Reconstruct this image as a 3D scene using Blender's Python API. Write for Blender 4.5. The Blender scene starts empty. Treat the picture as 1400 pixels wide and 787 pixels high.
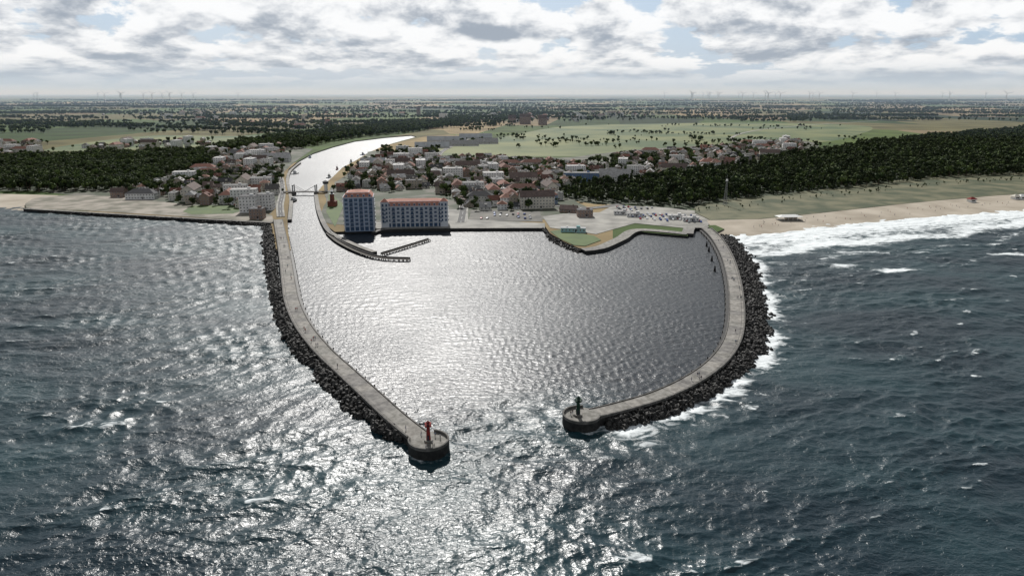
import bpy, math, random, time
import numpy as np
from mathutils import Vector, Matrix
import mathutils.geometry as mg
T0=time.time()
random.seed(7); rng=np.random.default_rng(7)
sc=bpy.context.scene
sc.view_settings.view_transform='Standard'; sc.view_settings.look='None'; sc.view_settings.exposure=0
# ------------------------------------------------------------------ image pixel to ground helper
H=110.0; PITCH=math.radians(15.9); FPX=933.3
cp,sp=math.cos(PITCH),math.sin(PITCH)
def P(u,v,z=0.0):
    """image pixel back-projected from the camera -> world ground position (metres) on the level z"""
    x=(u-700)/FPX; y=-(v-393.5)/FPX
    dx,dy,dz=x, cp+sp*y, -sp+cp*y
    t=(z-H)/dz
    return (dx*t,dy*t,z)
def PL(pts,z=0.0): return [P(u,v,z) for u,v in pts]
# ------------------------------------------------------------------ materials
def new_mat(name):
    m=bpy.data.materials.new(name); m.use_nodes=True
    nt=m.node_tree; b=nt.nodes['Principled BSDF']; return m,nt,b
def mat(name,c1,c2=None,scale=1.0,rough=0.85,bump=0.0,detail=5,spec=0.3,lo=0.35,hi=0.65,metal=0.0,rnd=0.0):
    m,nt,b=new_mat(name); b.inputs['Roughness'].default_value=rough
    b.inputs['Specular IOR Level'].default_value=spec; b.inputs['Metallic'].default_value=metal
    if c2 is None: c2=tuple(c*0.75 for c in c1)
    geo=nt.nodes.new('ShaderNodeNewGeometry')
    n=nt.nodes.new('ShaderNodeTexNoise'); n.inputs['Scale'].default_value=scale; n.inputs['Detail'].default_value=detail
    nt.links.new(geo.outputs['Position'],n.inputs['Vector'])
    r=nt.nodes.new('ShaderNodeValToRGB'); r.color_ramp.elements[0].position=lo; r.color_ramp.elements[1].position=hi
    r.color_ramp.elements[0].color=(*c2,1); r.color_ramp.elements[1].color=(*c1,1)
    nt.links.new(n.outputs['Fac'],r.inputs['Fac'])
    out=r.outputs['Color']
    if rnd>0:
        oi=nt.nodes.new('ShaderNodeObjectInfo'); mr=nt.nodes.new('ShaderNodeMapRange')
        mr.inputs['To Min'].default_value=1-rnd; mr.inputs['To Max'].default_value=1+rnd
        nt.links.new(oi.outputs['Random'],mr.inputs['Value'])
        mx=nt.nodes.new('ShaderNodeVectorMath'); mx.operation='SCALE'
        nt.links.new(out,mx.inputs[0]); nt.links.new(mr.outputs['Result'],mx.inputs['Scale']); out=mx.outputs['Vector']
    nt.links.new(out,b.inputs['Base Color'])
    if bump>0:
        bp=nt.nodes.new('ShaderNodeBump'); bp.inputs['Distance'].default_value=bump
        nt.links.new(n.outputs['Fac'],bp.inputs['Height']); nt.links.new(bp.outputs['Normal'],b.inputs['Normal'])
    return m
M_conc=[mat('concrete_a',(.26,.25,.23),(.13,.125,.11),.5),mat('concrete_b',(.22,.21,.195),(.11,.105,.10),.5),mat('concrete_c',(.29,.275,.25),(.16,.15,.135),.5)]
M_wet=mat('wet_tarred_concrete',(.03,.029,.027),(.01,.01,.01),.6,rough=.6)
M_rock=mat('dark_rock',(.035,.033,.03),(.01,.01,.01),.8,rough=.7,rnd=.5)
M_sand=mat('beach_sand',(.42,.37,.30),(.28,.24,.185),.03,detail=8)
M_dirt=mat('dry_dirt',(.28,.25,.21),(.11,.105,.075),.05,detail=8,lo=.4,hi=.6)
M_lawn=mat('lawn',(.08,.12,.03),(.05,.085,.025),.06,detail=8)
M_dune=mat('dune_grass',(.13,.125,.07),(.045,.058,.026),.035,detail=10,lo=.40,hi=.60)
M_floor=mat('forest_floor',(.03,.045,.018),(.02,.03,.012),.05)
M_asph=mat('asphalt',(.09,.09,.09),(.06,.06,.06),.2)
M_pave=mat('light_paving',(.32,.31,.28),(.17,.165,.15),.06,detail=8)
M_town=mat('town_ground',(.11,.105,.085),(.03,.045,.018),.035,detail=8,lo=.46,hi=.60)
M_meadow=mat('meadow',(.135,.15,.05),(.04,.075,.02),.005,detail=12,lo=.40,hi=.60)
M_white=mat('white_paint',(.78,.78,.76),(.68,.68,.66),1)
M_trim=mat('pale_stone_trim',(.52,.55,.60),(.45,.48,.53),1)
M_glass=mat('window_glass',(.03,.035,.045),(.02,.02,.03),1,rough=.15,spec=.6)
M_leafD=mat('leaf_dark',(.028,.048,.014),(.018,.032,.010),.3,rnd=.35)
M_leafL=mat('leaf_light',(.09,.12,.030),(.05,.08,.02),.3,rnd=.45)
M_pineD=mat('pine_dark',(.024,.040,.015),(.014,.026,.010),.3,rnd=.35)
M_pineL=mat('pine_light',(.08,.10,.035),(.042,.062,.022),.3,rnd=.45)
M_bark=mat('bark',(.12,.085,.06),(.06,.045,.035),2)
M_red=mat('red_paint',(.22,.025,.02),(.15,.02,.02),1)
M_green=mat('dark_green_paint',(.015,.05,.03),(.01,.03,.02),1)
M_steel=mat('grey_steel',(.3,.3,.31),(.2,.2,.2),1,rough=.5)
M_brick=mat('red_brick',(.22,.08,.05),(.15,.05,.04),1)
M_black=mat('black_rubber',(.02,.02,.02),(.015,.015,.015),1)
M_turb=mat('turbine_white',(.6,.6,.6),(.55,.55,.55),1)
# ------------------------------------------------------------------ mesh builder
def link(ob,parent=None):
    sc.collection.objects.link(ob)
    if parent: ob.parent=parent
    return ob
class MB:
    def __init__(s): s.V=[];s.F=[];s.M=[]
    def add(s,vs,fs,m):
        o=len(s.V); s.V+= [tuple(v) for v in vs]
        for f in fs: s.F.append([i+o for i in f]); s.M.append(m)
    def box(s,cx,cy,z0,sx,sy,sz,m=0,rot=0.0,taper=1.0):
        c,sn=math.cos(rot),math.sin(rot); vs=[]
        for k,(zz,t) in enumerate(((z0,1),(z0+sz,taper))):
            for a,b in((-1,-1),(1,-1),(1,1),(-1,1)):
                x,y=a*sx/2*t,b*sy/2*t; vs.append((cx+x*c-y*sn,cy+x*sn+y*c,zz))
        s.add(vs,[(3,2,1,0),(4,5,6,7),(0,1,5,4),(1,2,6,5),(2,3,7,6),(3,0,4,7)],m)
    def cyl(s,cx,cy,z0,r0,r1,h,m=0,n=12):
        vs=[(cx+r0*math.cos(2*math.pi*i/n),cy+r0*math.sin(2*math.pi*i/n),z0) for i in range(n)]
        vs+=[(cx+r1*math.cos(2*math.pi*i/n),cy+r1*math.sin(2*math.pi*i/n),z0+h) for i in range(n)]
        s.add(vs,[tuple(range(n-1,-1,-1)),tuple(range(n,2*n))]+[(i,(i+1)%n,n+(i+1)%n,n+i) for i in range(n)],m)
    def tube(s,a,b,r0,r1,m=0,n=6):
        a=Vector(a);b=Vector(b);d=(b-a).normalized(); q=d.to_track_quat('Z','Y'); vs=[]
        for p,r in((a,r0),(b,r1)):
            for i in range(n): vs.append(p+q@Vector((r*math.cos(2*math.pi*i/n),r*math.sin(2*math.pi*i/n),0)))
        s.add(vs,[tuple(range(n-1,-1,-1)),tuple(range(n,2*n))]+[(i,(i+1)%n,n+(i+1)%n,n+i) for i in range(n)],m)
    def gable(s,w,d,z,h,ov,m,mw):
        W,D=w/2+ov,d/2+ov; z2=z-ov*.5
        vs=[(-W,-D,z2),(W,-D,z2),(W,0,z+h),(-W,0,z+h),(-W,D,z2),(W,D,z2)]
        s.add(vs,[(0,1,2,3),(3,2,5,4)],m)
        vs2=[(x,y,zz-.25) for x,y,zz in vs]; s.add(vs2,[(3,2,1,0),(4,5,2,3)],m)
        s.add([(-w/2,-d/2,z),(-w/2,d/2,z),(-w/2,0,z+h-.3)],[(0,2,1)],mw)
        s.add([(w/2,-d/2,z),(w/2,d/2,z),(w/2,0,z+h-.3)],[(0,1,2)],mw)
    def hip(s,w,d,z,h,ov,m,top=.0,cx=0,cy=0):
        W,D=w/2+ov,d/2+ov; r=max(w/2-d/2,w*.06) if top==0 else W-top; q=.02 if top==0 else D-top
        vs=[(cx-W,cy-D,z),(cx+W,cy-D,z),(cx+W,cy+D,z),(cx-W,cy+D,z),(cx-r,cy-q,z+h),(cx+r,cy-q,z+h),(cx+r,cy+q,z+h),(cx-r,cy+q,z+h)]
        s.add(vs,[(0,1,5,4),(1,2,6,5),(2,3,7,6),(3,0,4,7),(4,5,6,7),(3,2,1,0)],m)
    def windows(s,w,d,z0,fh,floors,mg_,mf,sp_=2.8,ww=1.2,wh=1.4):
        for (L,D,r) in((w,d,0),(w,d,math.pi),(d,w,math.pi/2),(d,w,-math.pi/2)):
            n=max(1,int(L/sp_)); c,sn=math.cos(r),math.sin(r)
            for f in range(floors):
                for i in range(n):
                    x=(i+.5-n/2)*L/n; z=z0+f*fh+(fh-wh)*.55
                    for (k,pw,ph,mm) in((.05,ww,wh,mf),(.08,ww-.24,wh-.24,mg_)):
                        y=-D/2-k; zz=z+(wh-ph)/2
                        vs=[(x-pw/2,y,zz),(x+pw/2,y,zz),(x+pw/2,y,zz+ph),(x-pw/2,y,zz+ph)]
                        s.add([(a*c-b*sn,a*sn+b*c,e) for a,b,e in vs],[(0,1,2,3)],mm)
    def mesh(s,name,mats):
        me=bpy.data.meshes.new(name); me.from_pydata(s.V,[],s.F)
        for m in mats: me.materials.append(m)
        me.polygons.foreach_set('material_index',s.M); me.update(); return me
    def obj(s,name,mats,loc=(0,0,0),rot=0,parent=None):
        ob=bpy.data.objects.new(name,s.mesh(name,mats)); ob.location=loc; ob.rotation_euler=(0,0,rot)
        return link(ob,parent)
def place(me,name,loc,rot=0,scale=(1,1,1)):
    ob=bpy.data.objects.new(name,me); ob.location=loc; ob.rotation_euler=(0,0,rot); ob.scale=scale; return link(ob)
def catmull(pts,step=4.0,closed=False):
    pts=[np.array(p[:2],float) for p in pts]; n=len(pts); out=[]
    rngi=range(n if closed else n-1)
    for i in rngi:
        if closed: a,b,c,d=pts[i-1],pts[i],pts[(i+1)%n],pts[(i+2)%n]
        else: a,b,c,d=pts[max(i-1,0)],pts[i],pts[i+1],pts[min(i+2,n-1)]
        k=max(1,int(np.linalg.norm(c-b)/step))
        for j in range(k):
            t=j/k; out.append(.5*((2*b)+(-a+c)*t+(2*a-5*b+4*c-d)*t*t+(-a+3*b-3*c+d)*t**3))
    if not closed: out.append(pts[-1])
    return np.array(out)
def normals(path):
    t=np.gradient(path,axis=0); t/=np.linalg.norm(t,axis=1)[:,None]+1e-9
    return np.stack([t[:,1],-t[:,0]],1)   # right-hand side normal
def ribbon(mb,path,o0,o1,ztop,zbot,mtop,mside,vary=0,seg=2):
    n=normals(path); A=path+n*o0; B=path+n*o1
    for i in range(len(path)-1):
        q=[A[i],B[i],B[i+1],A[i+1]]; k=mtop+(random.Random(i//seg).randrange(vary) if vary else 0)
        mb.add([(p[0],p[1],ztop) for p in q],[(0,1,2,3)],k)
        for a,b in((A[i+1],A[i]),(B[i],B[i+1])):
            mb.add([(a[0],a[1],ztop),(b[0],b[1],ztop),(b[0],b[1],zbot),(a[0],a[1],zbot)],[(3,2,1,0)],mside)
    for j in(0,-1):
        a,b=A[j],B[j]; mb.add([(a[0],a[1],ztop),(b[0],b[1],ztop),(b[0],b[1],zbot),(a[0],a[1],zbot)],[(0,1,2,3)],mside)
def sheet(name,px,z,m,smooth=True,jit=0.0,skirt=0.0):
    w=[p[:2] for p in PL(px,z)]
    if smooth:
        w=catmull(w,step=25,closed=True)
        if jit: w=w+rng.normal(0,jit,w.shape)
    vs=[Vector((p[0],p[1],z)) for p in w]; tr=mg.tessellate_polygon([vs])
    mb=MB(); mb.add(vs,[],0)
    for t in tr:
        a,b,c=[vs[i] for i in t]; up=(b-a).cross(c-a).z>0
        mb.F.append(list(t) if up else list(t)[::-1]); mb.M.append(0)
    if skirt:
        for i in range(len(vs)):
            a,b=vs[i],vs[(i+1)%len(vs)]
            mb.add([a,b,(b.x,b.y,z-skirt),(a.x,a.y,z-skirt)],[(0,1,2,3)],0)
    return mb.obj(name,[m])
def inpoly(x,y,poly):
    poly=np.array([p[:2] for p in poly]); r=np.zeros(x.shape,bool); j=len(poly)-1
    for i in range(len(poly)):
        xi,yi=poly[i];xj,yj=poly[j]
        if yi!=yj:
            c=((yi>y)!=(yj>y))&(x<(xj-xi)*(y-yi)/(yj-yi)+xi); r^=c
        j=i
    return r
def fill(px,spacing,z=1.9,jit=.45,rot=0.0,keep=1.0):
    w=np.array([p[:2] for p in PL(px,z)]); c=w.mean(0); R=np.array([[math.cos(rot),-math.sin(rot)],[math.sin(rot),math.cos(rot)]])
    l=(w-c)@R; mn,mx=l.min(0),l.max(0)
    gx,gy=np.meshgrid(np.arange(mn[0],mx[0],spacing),np.arange(mn[1],mx[1],spacing))
    g=np.stack([gx.ravel(),gy.ravel()],1); g=g+rng.uniform(-jit,jit,g.shape)*spacing
    g=g@R.T+c; k=inpoly(g[:,0],g[:,1],w)&(rng.random(len(g))<keep)
    return g[k]
def distpath(x,y,path):
    d=np.full(x.shape,1e9)
    for i in range(len(path)-1):
        a=path[i];b=path[i+1];ab=b-a;L=ab@ab+1e-9
        t=np.clip(((x-a[0])*ab[0]+(y-a[1])*ab[1])/L,0,1)
        d=np.minimum(d,(x-a[0]-t*ab[0])**2+(y-a[1]-t*ab[1])**2)
    return np.sqrt(d)
# ------------------------------------------------------------------ GN scatter
def hidden_coll(name,meshes):
    c=bpy.data.collections.new(name)
    for i,me in enumerate(meshes): c.objects.link(bpy.data.objects.new(me.name,me))
    return c
def scatter(name,pts,scales,coll,full_rot=False,seed=0):
    me=bpy.data.meshes.new(name); me.from_pydata([tuple(p) for p in pts],[],[])
    at=me.attributes.new('sc','FLOAT','POINT'); at.data.foreach_set('value',np.asarray(scales,dtype=np.float32))
    ob=bpy.data.objects.new(name,me); link(ob)
    ng=bpy.data.node_groups.new(name+'_nodes','GeometryNodeTree')
    ng.interface.new_socket('Geometry',in_out='INPUT',socket_type='NodeSocketGeometry')
    ng.interface.new_socket('Geometry',in_out='OUTPUT',socket_type='NodeSocketGeometry')
    N=ng.nodes; gi=N.new('NodeGroupInput'); go=N.new('NodeGroupOutput')
    io=N.new('GeometryNodeInstanceOnPoints'); ci=N.new('GeometryNodeCollectionInfo')
    ci.inputs['Collection'].default_value=coll; ci.inputs['Separate Children'].default_value=True; ci.inputs['Reset Children'].default_value=True
    na=N.new('GeometryNodeInputNamedAttribute'); na.data_type='FLOAT'; na.inputs['Name'].default_value='sc'
    rv=N.new('FunctionNodeRandomValue'); rv.data_type='FLOAT_VECTOR'; rv.inputs['Seed'].default_value=seed
    rv.inputs[0].default_value=(0,0,0); rv.inputs[1].default_value=(6.28,6.28,6.28) if full_rot else (0,0,6.28)
    L=ng.links; L.new(gi.outputs[0],io.inputs['Points']); L.new(ci.outputs[0],io.inputs['Instance'])
    io.inputs['Pick Instance'].default_value=True
    L.new(rv.outputs[0],io.inputs['Rotation']); L.new(na.outputs[0],io.inputs['Scale']); L.new(io.outputs[0],go.inputs[0])
    md=ob.modifiers.new('instances','NODES'); md.node_group=ng
    return ob
# ------------------------------------------------------------------ tree meshes
def tree_mesh(name,seed,pine=False):
    r=random.Random(seed); mb=MB(); h=r.uniform(10,14); cw=r.uniform(3.2,4.6) if not pine else r.uniform(2.2,3.0)
    mb.tube((0,0,-.5),(r.uniform(-.3,.3),r.uniform(-.3,.3),h*.75),.32,.1,2,6)
    lobes=[]
    nl=9 if not pine else 8
    for i in range(nl):
        if pine:
            t=i/(nl-1); z=h*(.35+.6*t); rr=cw*(1.05-t*.85); a=r.uniform(0,6.28); e=rr*.35
            lobes.append((e*math.cos(a),e*math.sin(a),z,rr,rr*.55))
        else:
            a=r.uniform(0,6.28); e=cw*r.uniform(.25,.75); z=h*r.uniform(.42,.86); rr=cw*r.uniform(.38,.62)
            lobes.append((e*math.cos(a),e*math.sin(a),z,rr,rr*.85))
            mb.tube((0,0,h*.3),(e*math.cos(a)*.9,e*math.sin(a)*.9,z),.12,.04,2,4)
    for (x,y,z,rr,rz) in lobes:
        tone=r.random()
        for k in range(42):
            d=Vector((r.gauss(0,1),r.gauss(0,1),r.gauss(0,1))).normalized(); q=r.uniform(.6,1.08)
            p=Vector((x+d.x*rr*q,y+d.y*rr*q,z+d.z*rz*q)); s=r.uniform(.35,.85)
            n=(d+Vector((r.gauss(0,.5),r.gauss(0,.5),r.gauss(0,.5)))).normalized(); qq=n.to_track_quat('Z','Y')
            vs=[p+qq@Vector((a*s,b*s*.8,r.uniform(-.15,.15))) for a,b in((-1,-1),(1,-.8),(.9,1),(-.8,.9))]
            mb.add(vs,[(0,1,2,3)],1 if (tone+d.z*.3+r.uniform(-.2,.2))>.55 else 0)  # lobe tops lean to the light tone: sunlit tops painted into leaf colour
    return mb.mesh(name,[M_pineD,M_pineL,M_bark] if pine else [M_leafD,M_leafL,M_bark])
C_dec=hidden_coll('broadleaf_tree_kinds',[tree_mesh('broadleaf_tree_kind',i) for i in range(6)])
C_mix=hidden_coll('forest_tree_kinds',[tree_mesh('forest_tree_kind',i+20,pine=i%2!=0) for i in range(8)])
# ------------------------------------------------------------------ world layout (harbour lines in image pixels)
left_bank=[(398,345),(394,318),(393,300),(396,275),(394,262),(391,245),(395,233),(408,222),(428,211),(455,202),(485,194),(525,189),(562,186)]
right_bank=[(570,188),(548,194),(524,201),(504,210),(488,220),(468,231),(455,244),(441,256),(433,266),(437,288),(448,312),(458,320)]
basin_shore=[(511,318),(513,313),(612,312.5),(745,312),(752,322),(770,333),(792,343),(815,343),(845,330),(872,319.5),(940,325.5),(941,315),(965,312),(976,322)]
beachR=[(990,322),(1060,317),(1130,308),(1250,297),(1400,286),(1650,272),(2200,250)]
beachL=[(-900,258),(-500,268),(-200,278),(0,284),(34,287)]
hiR=[(972,305),(1040,301),(1120,293),(1250,279),(1330,272),(1400,267),(1650,256),(2200,239)]
hiL=[(-900,246),(-500,255),(-200,262),(0,267),(70,270)]
seawallL=[(34,287),(120,292),(240,299),(370,306),(378,345)]
LZ=1.9
w0=[P(u,v,1.9)[:2] for u,v in hiL]; wc_=[P(u,v,0)[:2] for u,v in seawallL+left_bank+right_bank+basin_shore+[(990,316)]]; w1=[P(u,v,1.9)[:2] for u,v in hiR]
w=w0+wc_+w1
poly=w+[(45000,w[-1][1]),(45000,70000),(-45000,70000),(-45000,w[0][1])]
vs=[Vector((p[0],p[1],LZ)) for p in poly]; mb=MB(); mb.add(vs,[],0)
for t in mg.tessellate_polygon([vs]):
    a,b,c=[vs[i] for i in t]; mb.F.append(list(t) if (b-a).cross(c-a).z>0 else list(t)[::-1]); mb.M.append(0)
for i in range(len(w0),len(w0)+len(wc_)-1):
    a,b=w[i],w[i+1]; mb.add([(a[0],a[1],LZ),(b[0],b[1],LZ),(b[0],b[1],-2),(a[0],a[1],-2)],[(0,1,2,3)],1)
# countryside material : patchwork of fields
mF,nt,b=new_mat('countryside_fields'); b.inputs['Roughness'].default_value=.9; b.inputs['Specular IOR Level'].default_value=.1
geo=nt.nodes.new('ShaderNodeNewGeometry'); mp=nt.nodes.new('ShaderNodeMapping'); mp.inputs['Scale'].default_value=(.0026,.0010,1); mp.inputs['Rotation'].default_value=(0,0,.35)
nt.links.new(geo.outputs['Position'],mp.inputs['Vector'])
vo=nt.nodes.new('ShaderNodeTexVoronoi'); vo.inputs['Scale'].default_value=1; vo.inputs['Randomness'].default_value=.9; vo.distance='CHEBYCHEV'
nt.links.new(mp.outputs[0],vo.inputs['Vector'])
sx=nt.nodes.new('ShaderNodeSeparateColor'); nt.links.new(vo.outputs['Color'],sx.inputs[0])
cr=nt.nodes.new('ShaderNodeValToRGB'); cr.color_ramp.interpolation='CONSTANT'
cols=[(0,(.06,.095,.028)),(.15,(.12,.11,.05)),(.3,(.035,.06,.02)),(.40,(.25,.19,.10)),(.52,(.08,.115,.03)),(.62,(.02,.034,.014)),(.74,(.18,.14,.08)),(.86,(.06,.09,.027))]
e=cr.color_ramp.elements; e[0].position=0; e[0].color=(*cols[0][1],1); e[1].position=cols[1][0]; e[1].color=(*cols[1][1],1)
for p_,c_ in cols[2:]:
    q=e.new(p_); q.color=(*c_,1)
nt.links.new(sx.outputs[0],cr.inputs[0])
nz=nt.nodes.new('ShaderNodeTexNoise'); nz.inputs['Scale'].default_value=.008; nz.inputs['Detail'].default_value=8; nt.links.new(geo.outputs['Position'],nz.inputs['Vector'])
mr=nt.nodes.new('ShaderNodeMapRange'); mr.inputs['From Min'].default_value=.3; mr.inputs['From Max'].default_value=.7; mr.inputs['To Min'].default_value=.55; mr.inputs['To Max'].default_value=1.3
nt.links.new(nz.outputs[0],mr.inputs[0]); vm=nt.nodes.new('ShaderNodeVectorMath'); vm.operation='SCALE'
nt.links.new(cr.outputs[0],vm.inputs[0]); nt.links.new(mr.outputs[0],vm.inputs['Scale']); nt.links.new(vm.outputs[0],b.inputs['Base Color'])
mb.obj('ground',[mF,M_wet])
# beaches (sloping sand)
def slope(name,lo_px,hi_px,z0,z1,m,n=70):
    A=catmull(PL(lo_px,0),step=6); B=catmull(PL(hi_px,z1),step=6)
    def rs(X,n):
        L=np.r_[0,np.cumsum(np.linalg.norm(np.diff(X,axis=0),axis=1))]; t=np.linspace(0,L[-1],n)
        return np.stack([np.interp(t,L,X[:,0]),np.interp(t,L,X[:,1])],1)
    A=rs(A,n);B=rs(B,n); mb=MB(); vs=[]
    K=6
    for i in range(n):
        for k in range(K+1):
            t=k/K; p=A[i]*(1-t)+B[i]*t; vs.append((p[0],p[1],z0+(z1-z0)*t**.7+ (random.uniform(-.12,.12) if 0<k<K else 0)))
    fs=[(i*(K+1)+k+K+1,i*(K+1)+k+K+2,i*(K+1)+k+1,i*(K+1)+k) for i in range(n-1) for k in range(K)]
    fs=[f[::-1] for f in fs]; mb.add(vs,fs,0); o=mb.obj(name,[m])
    return o
slope('sand_beach',[(982,326),(1060,321),(1130,312),(1250,301),(1400,290),(1650,276),(2200,253)],[(966,301),(1040,298),(1120,290),(1250,276),(1330,269),(1400,264),(1650,253),(2200,236)],-.6,2.7,M_sand)
slope('sand_beach',[(-900,261),(-500,271),(-200,281),(0,287),(40,290)],[(-900,244),(-500,253),(-200,260),(0,265),(80,267)],-.6,2.3,M_sand)
# ground sheets
sheet('dune_grass_ground',[(972,301),(950,290),(970,276),(1100,262),(1200,250),(1300,238),(1400,235),(1650,225),(2200,215),(2200,238),(1650,254),(1400,265),(1330,270),(1250,277),(1120,291),(1040,299)],2.75,M_dune,skirt=.9)
sheet('forest_floor_ground',[(762,256),(880,243),(960,236),(1090,214),(1200,196),(1400,176),(1800,165),(1800,236),(1400,242),(1300,246),(1200,256),(1100,266),(980,279),(940,288),(860,280),(780,276)],2.0,M_floor,jit=4)
sheet('forest_floor_ground',[(-300,222),(0,216),(120,212),(300,204),(330,210),(240,250),(150,262),(60,262),(-300,255)],2.0,M_floor,jit=4)
sheet('town_ground',[(440,286),(458,252),(492,224),(512,206),(600,212),(760,216),(860,206),(1090,192),(1110,212),(960,238),(870,250),(770,258),(800,284),(790,300),(740,300),(620,306),(455,306)],2.05,M_town,jit=2)
sheet('town_ground',[(60,262),(150,246),(260,228),(290,205),(400,200),(428,204),(402,222),(389,234),(386,246),(389,268),(370,292),(200,280)],2.06,M_town,smooth=False)
sheet('sandy_waterfront_ground',[(36,284),(60,268),(150,268),(260,280),(340,286),(372,294),(374,303),(240,295),(120,288)],2.12,M_dirt)
sheet('meadow',[(572,209),(640,196),(700,185),(790,172),(1000,168),(1180,172),(1160,188),(1080,198),(930,206),(860,214),(760,214),(640,214)],1.96,M_meadow)
sheet('meadow',[(60,206),(200,186),(330,186),(420,180),(360,196),(250,202)],1.96,M_meadow)
sheet('lawn',[(250,289),(262,281),(320,281),(330,288),(318,292),(262,293)],2.2,M_lawn,smooth=False)
sheet('lawn',[(345,250),(385,247),(382,236),(350,240)],2.2,M_lawn,smooth=False)
sheet('lawn',[(458,310),(470,280),(450,262),(446,290)],2.2,M_lawn,smooth=False)
sheet('harbour_plaza',[(513,312.5),(612,312),(745,311.5),(745,305),(640,300),(640,286),(612,286),(612,302),(513,304)],2.2,M_pave,smooth=False)
sheet('car_park',[(640,301),(742,303),(738,289),(645,287)],2.16,mat('muddy_gravel',(.16,.15,.13),(.06,.06,.055),.06,detail=8),smooth=False)
sheet('harbour_plaza',[(752,311),(815,320),(868,305),(940,312),(968,309),(972,298),(955,288),(900,283),(840,280),(820,290),(770,292),(742,296)],2.2,M_pave,smooth=False)
sheet('lawn',[(752,316),(765,314),(812,322),(822,328),(800,336),(785,335),(765,326)],2.3,M_lawn)
# quays and roads
def road(name,px,wd,z,m,dash=True):
    pth=catmull(PL(px,z),step=12); mb=MB(); ribbon(mb,pth,-wd/2,wd/2,z,z-.3,0,0)
    ribbon(mb,pth,-wd/2-1.6,-wd/2,z+.12,z-.3,1,1); ribbon(mb,pth,wd/2,wd/2+1.6,z+.12,z-.3,1,1)
    if dash:
        for i in range(0,len(pth)-1,2): ribbon(mb,pth[i:i+2],-.1,.1,z+.02,z,2,2)
    return mb.obj(name,[m,M_pave,M_white])
road('road',[(384,296),(383,280),(386,262),(382,240),(366,222),(346,208),(330,192)],4,2.35,M_asph)
road('road',[(630,304),(634,280),(630,262),(606,240),(598,222),(606,206),(640,190)],6,2.35,M_asph)
road('road',[(446,262),(520,252),(600,254),(700,270),(790,284),(850,279)],6,2.42,M_asph)
road('road',[(760,262),(720,244),(640,232),(520,222)],5,2.38,M_asph)
road('country_road',[(1095,212),(1000,190),(1060,175),(1200,165)],5,2.2,M_pave,False)
def quay(name,px,w_,z,zb=-1.5,off=0.0):
    pth=catmull(PL(px,z),step=5); mb=MB(); ribbon(mb,pth,off-w_/2,off+w_/2,z,zb,0,3,vary=3,seg=3); return mb.obj(name,M_conc+[M_wet])
quay('quay',[(511,317),(530,313),(612,311.5),(745,311)],4,2.5)
quay('quay',[(396,300),(398,275),(396,262),(393,246),(397,233),(410,222)],3.5,2.5)
quay('quay',[(432,266),(436,288),(447,312),(462,323),(490,336),(512,344)],4,2.6)
quay('quay',[(797,341),(820,338),(848,326),(873,314),(940,319)],9,2.6)
quay('quay',[(940,319),(945,310),(968,311)],9,2.65)
quay('seawall',[(34,285),(120,290),(240,297),(372,304)],3.5,2.7)
def jetty(px,wd=2.5):
    pth=catmull(PL(px,1.6),step=3); mb=MB(); ribbon(mb,pth,-wd/2,wd/2,1.7,1.3,0,1); n=normals(pth)
    ribbon(mb,pth,-wd/2,-wd/2+.3,2.6,1.71,1,1)
    for i in range(0,len(pth)):
        for s in(-1,1): mb.cyl(pth[i][0]+n[i][0]*s*wd*.42,pth[i][1]+n[i][1]*s*wd*.42,-2,.3,.3,3.2,1,6)
    return mb.obj('timber_jetty',[mat('weathered_timber',(.10,.09,.075),(.04,.035,.03),.5),M_wet])
jetty([(448,318),(462,330),(490,344),(520,352),(560,354)],3.2)
jetty([(522,347),(555,337),(587,327)],2)
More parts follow.
